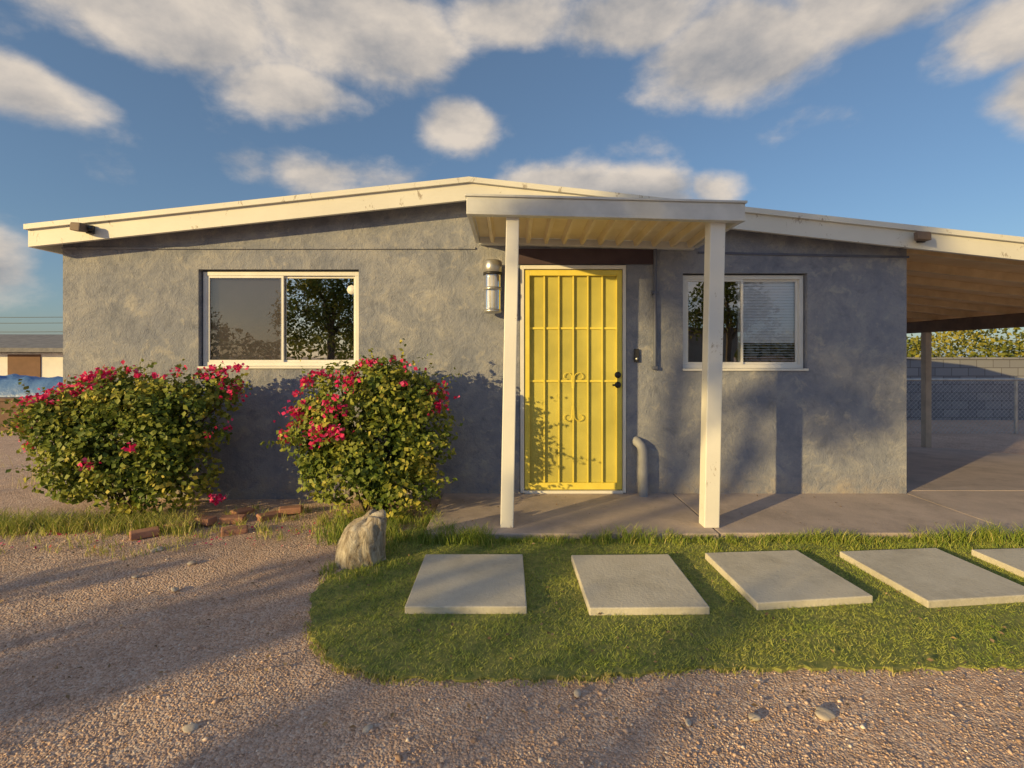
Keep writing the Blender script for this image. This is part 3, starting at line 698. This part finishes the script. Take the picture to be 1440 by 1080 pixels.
def m_cmu():
    m,t,b,P=newmat('concrete_block')
    s=t.n('ShaderNodeSeparateXYZ'); t.l(P,s.inputs[0]); cb=t.n('ShaderNodeCombineXYZ')
    t.l(t.m('ADD',s.outputs[0],s.outputs[1]),cb.inputs[0]); t.l(s.outputs[2],cb.inputs[1])
    br=t.n('ShaderNodeTexBrick'); t.l(cb.outputs[0],br.inputs['Vector'])
    br.inputs['Scale'].default_value=1; br.inputs['Brick Width'].default_value=.4; br.inputs['Row Height'].default_value=.2
    br.inputs['Mortar Size'].default_value=.008; br.inputs['Color1'].default_value=(.27,.28,.32,1); br.inputs['Color2'].default_value=(.20,.21,.25,1); br.inputs['Mortar'].default_value=(.12,.12,.14,1)
    t.l(br.outputs[0],b.inputs['Base Color']); b.inputs['Roughness'].default_value=.95; bump(t,b,t.m('SUBTRACT',1,br.outputs['Fac']),.6,.01); return m
CMU=m_cmu()
bw=empty('block_wall')
box('wall',7.5,40,12.0,12.2,-.5,1.19,CMU,bw); box('cap',7.5,40,11.98,12.22,1.191,1.25,CMU,bw,.01)
boxes('pilasters',[(8.9+i*4,9.3+i*4,11.9,11.979,-.5,1.27) for i in range(6)],CMU,bw)
cf=empty('chain_link_fence')
V=[];F=[]; yF=9.9; zt,zb2=.80,-.27
def rod(a,b,r=.003):
    a=np.array(a);b=np.array(b); d=b-a; d=d/np.linalg.norm(d); u=np.cross(d,[0,1,0]); u/=np.linalg.norm(u); v=np.array([0,1.,0]); k=len(V)
    for p in(a,b):
        for s_ in(0,1,2):
            an=s_*2.094; V.append(tuple(p+r*(math.cos(an)*u+math.sin(an)*v)))
    for s_ in range(3): F.append((k+s_,k+(s_+1)%3,k+3+(s_+1)%3,k+3+s_))
H_=zt-zb2; x=6.5-H_
while x<16:
    rod((x,yF,zb2),(x+H_,yF,zt)); rod((x+H_,yF+.006,zb2),(x,yF+.006,zt)); x+=.09
mesh('mesh_wire',V,F,STEEL,cf)
tube('top_rail',[(6,yF,zt+.01),(16,yF,zt+.03)],.022,STEEL,cf)
for xx in(7.6,10.05,12.5,15): tube('fence_post',[(xx,yF+.03,-.4),(xx,yF+.03,zt+.08)],.03,STEEL,cf)

nb_=empty('neighbour_house')
WW=simple('white_siding',(.78,.78,.78),(.68,.68,.70),1.5,.8)
box('walls',-48,-19,26,33,-.1,1.62,WW,nb_)
hexa('roof',[(-49,25.2,1.55),(-18.2,25.2,1.45),(-18.2,34,1.45),(-49,34,1.55),(-49,25.2,1.78),(-18.2,25.2,1.66),(-18.2,30,2.55),(-49,30,2.6)],simple('grey_shingle',(.24,.24,.26),(.17,.17,.19),3,.9,bs=10,bd=.03),nb_)
boxes('openings',[(-26.3,-24.6,25.95,25.99,.1,1.35),(-29.6,-28.4,25.95,25.99,.3,1.2)],simple('brown_opening',(.18,.10,.07),None,2,.8),nb_)
box('trim',-48,-19,25.9,25.98,1.36,1.42,WW,nb_)
nxg,nyg=70,30; X_=np.linspace(-13.8,-8.6,nxg); Y_=np.linspace(11.2,13.0,nyg); A_,B_=np.meshgrid(X_,Y_)
ed=np.minimum(np.minimum((A_-X_[0])/.35,(X_[-1]-A_)/.35),np.minimum((B_-Y_[0])/.35,(Y_[-1]-B_)/.5)); ed=np.clip(ed,0,1)**.5
Z_=ed*(.60+.11*vnoise(A_,B_,1.3,60)+.12*vnoise(A_,B_,4,61)+.05*vnoise(A_,B_,9,62))+.02
idx=np.arange(nxg*nyg).reshape(nyg,nxg); q=np.stack([idx[:-1,:-1],idx[:-1,1:],idx[1:,1:],idx[1:,:-1]],-1).reshape(-1,4)
fast('blue_tarp_cover',np.stack([A_,B_,Z_],-1).reshape(-1,3),q,4,TARP,smooth=True)
lw=empty('low_brick_wall')
box('courses',-13,-7.2,8.6,8.8,-.1,.50,DARKBRICK,lw,.01); box('coping',-13.02,-7.18,8.57,8.83,.501,.56,DARKBRICK,lw,.012)
up=empty('utility_pole'); tube('pole',[(-52,30,0),(-52,30,7.5)],.14,BARK,up); box('crossarm',-52.1,-51.9,29,31,6.9,7.05,BARK,up)
for i,zz in enumerate((3.3,3.9,4.3)):
    tube('overhead_wire',[(-60+u*50,34,zz+.6*(2*u-1)**2-.4) for u in np.linspace(0,1,16)],.018,DARKM)
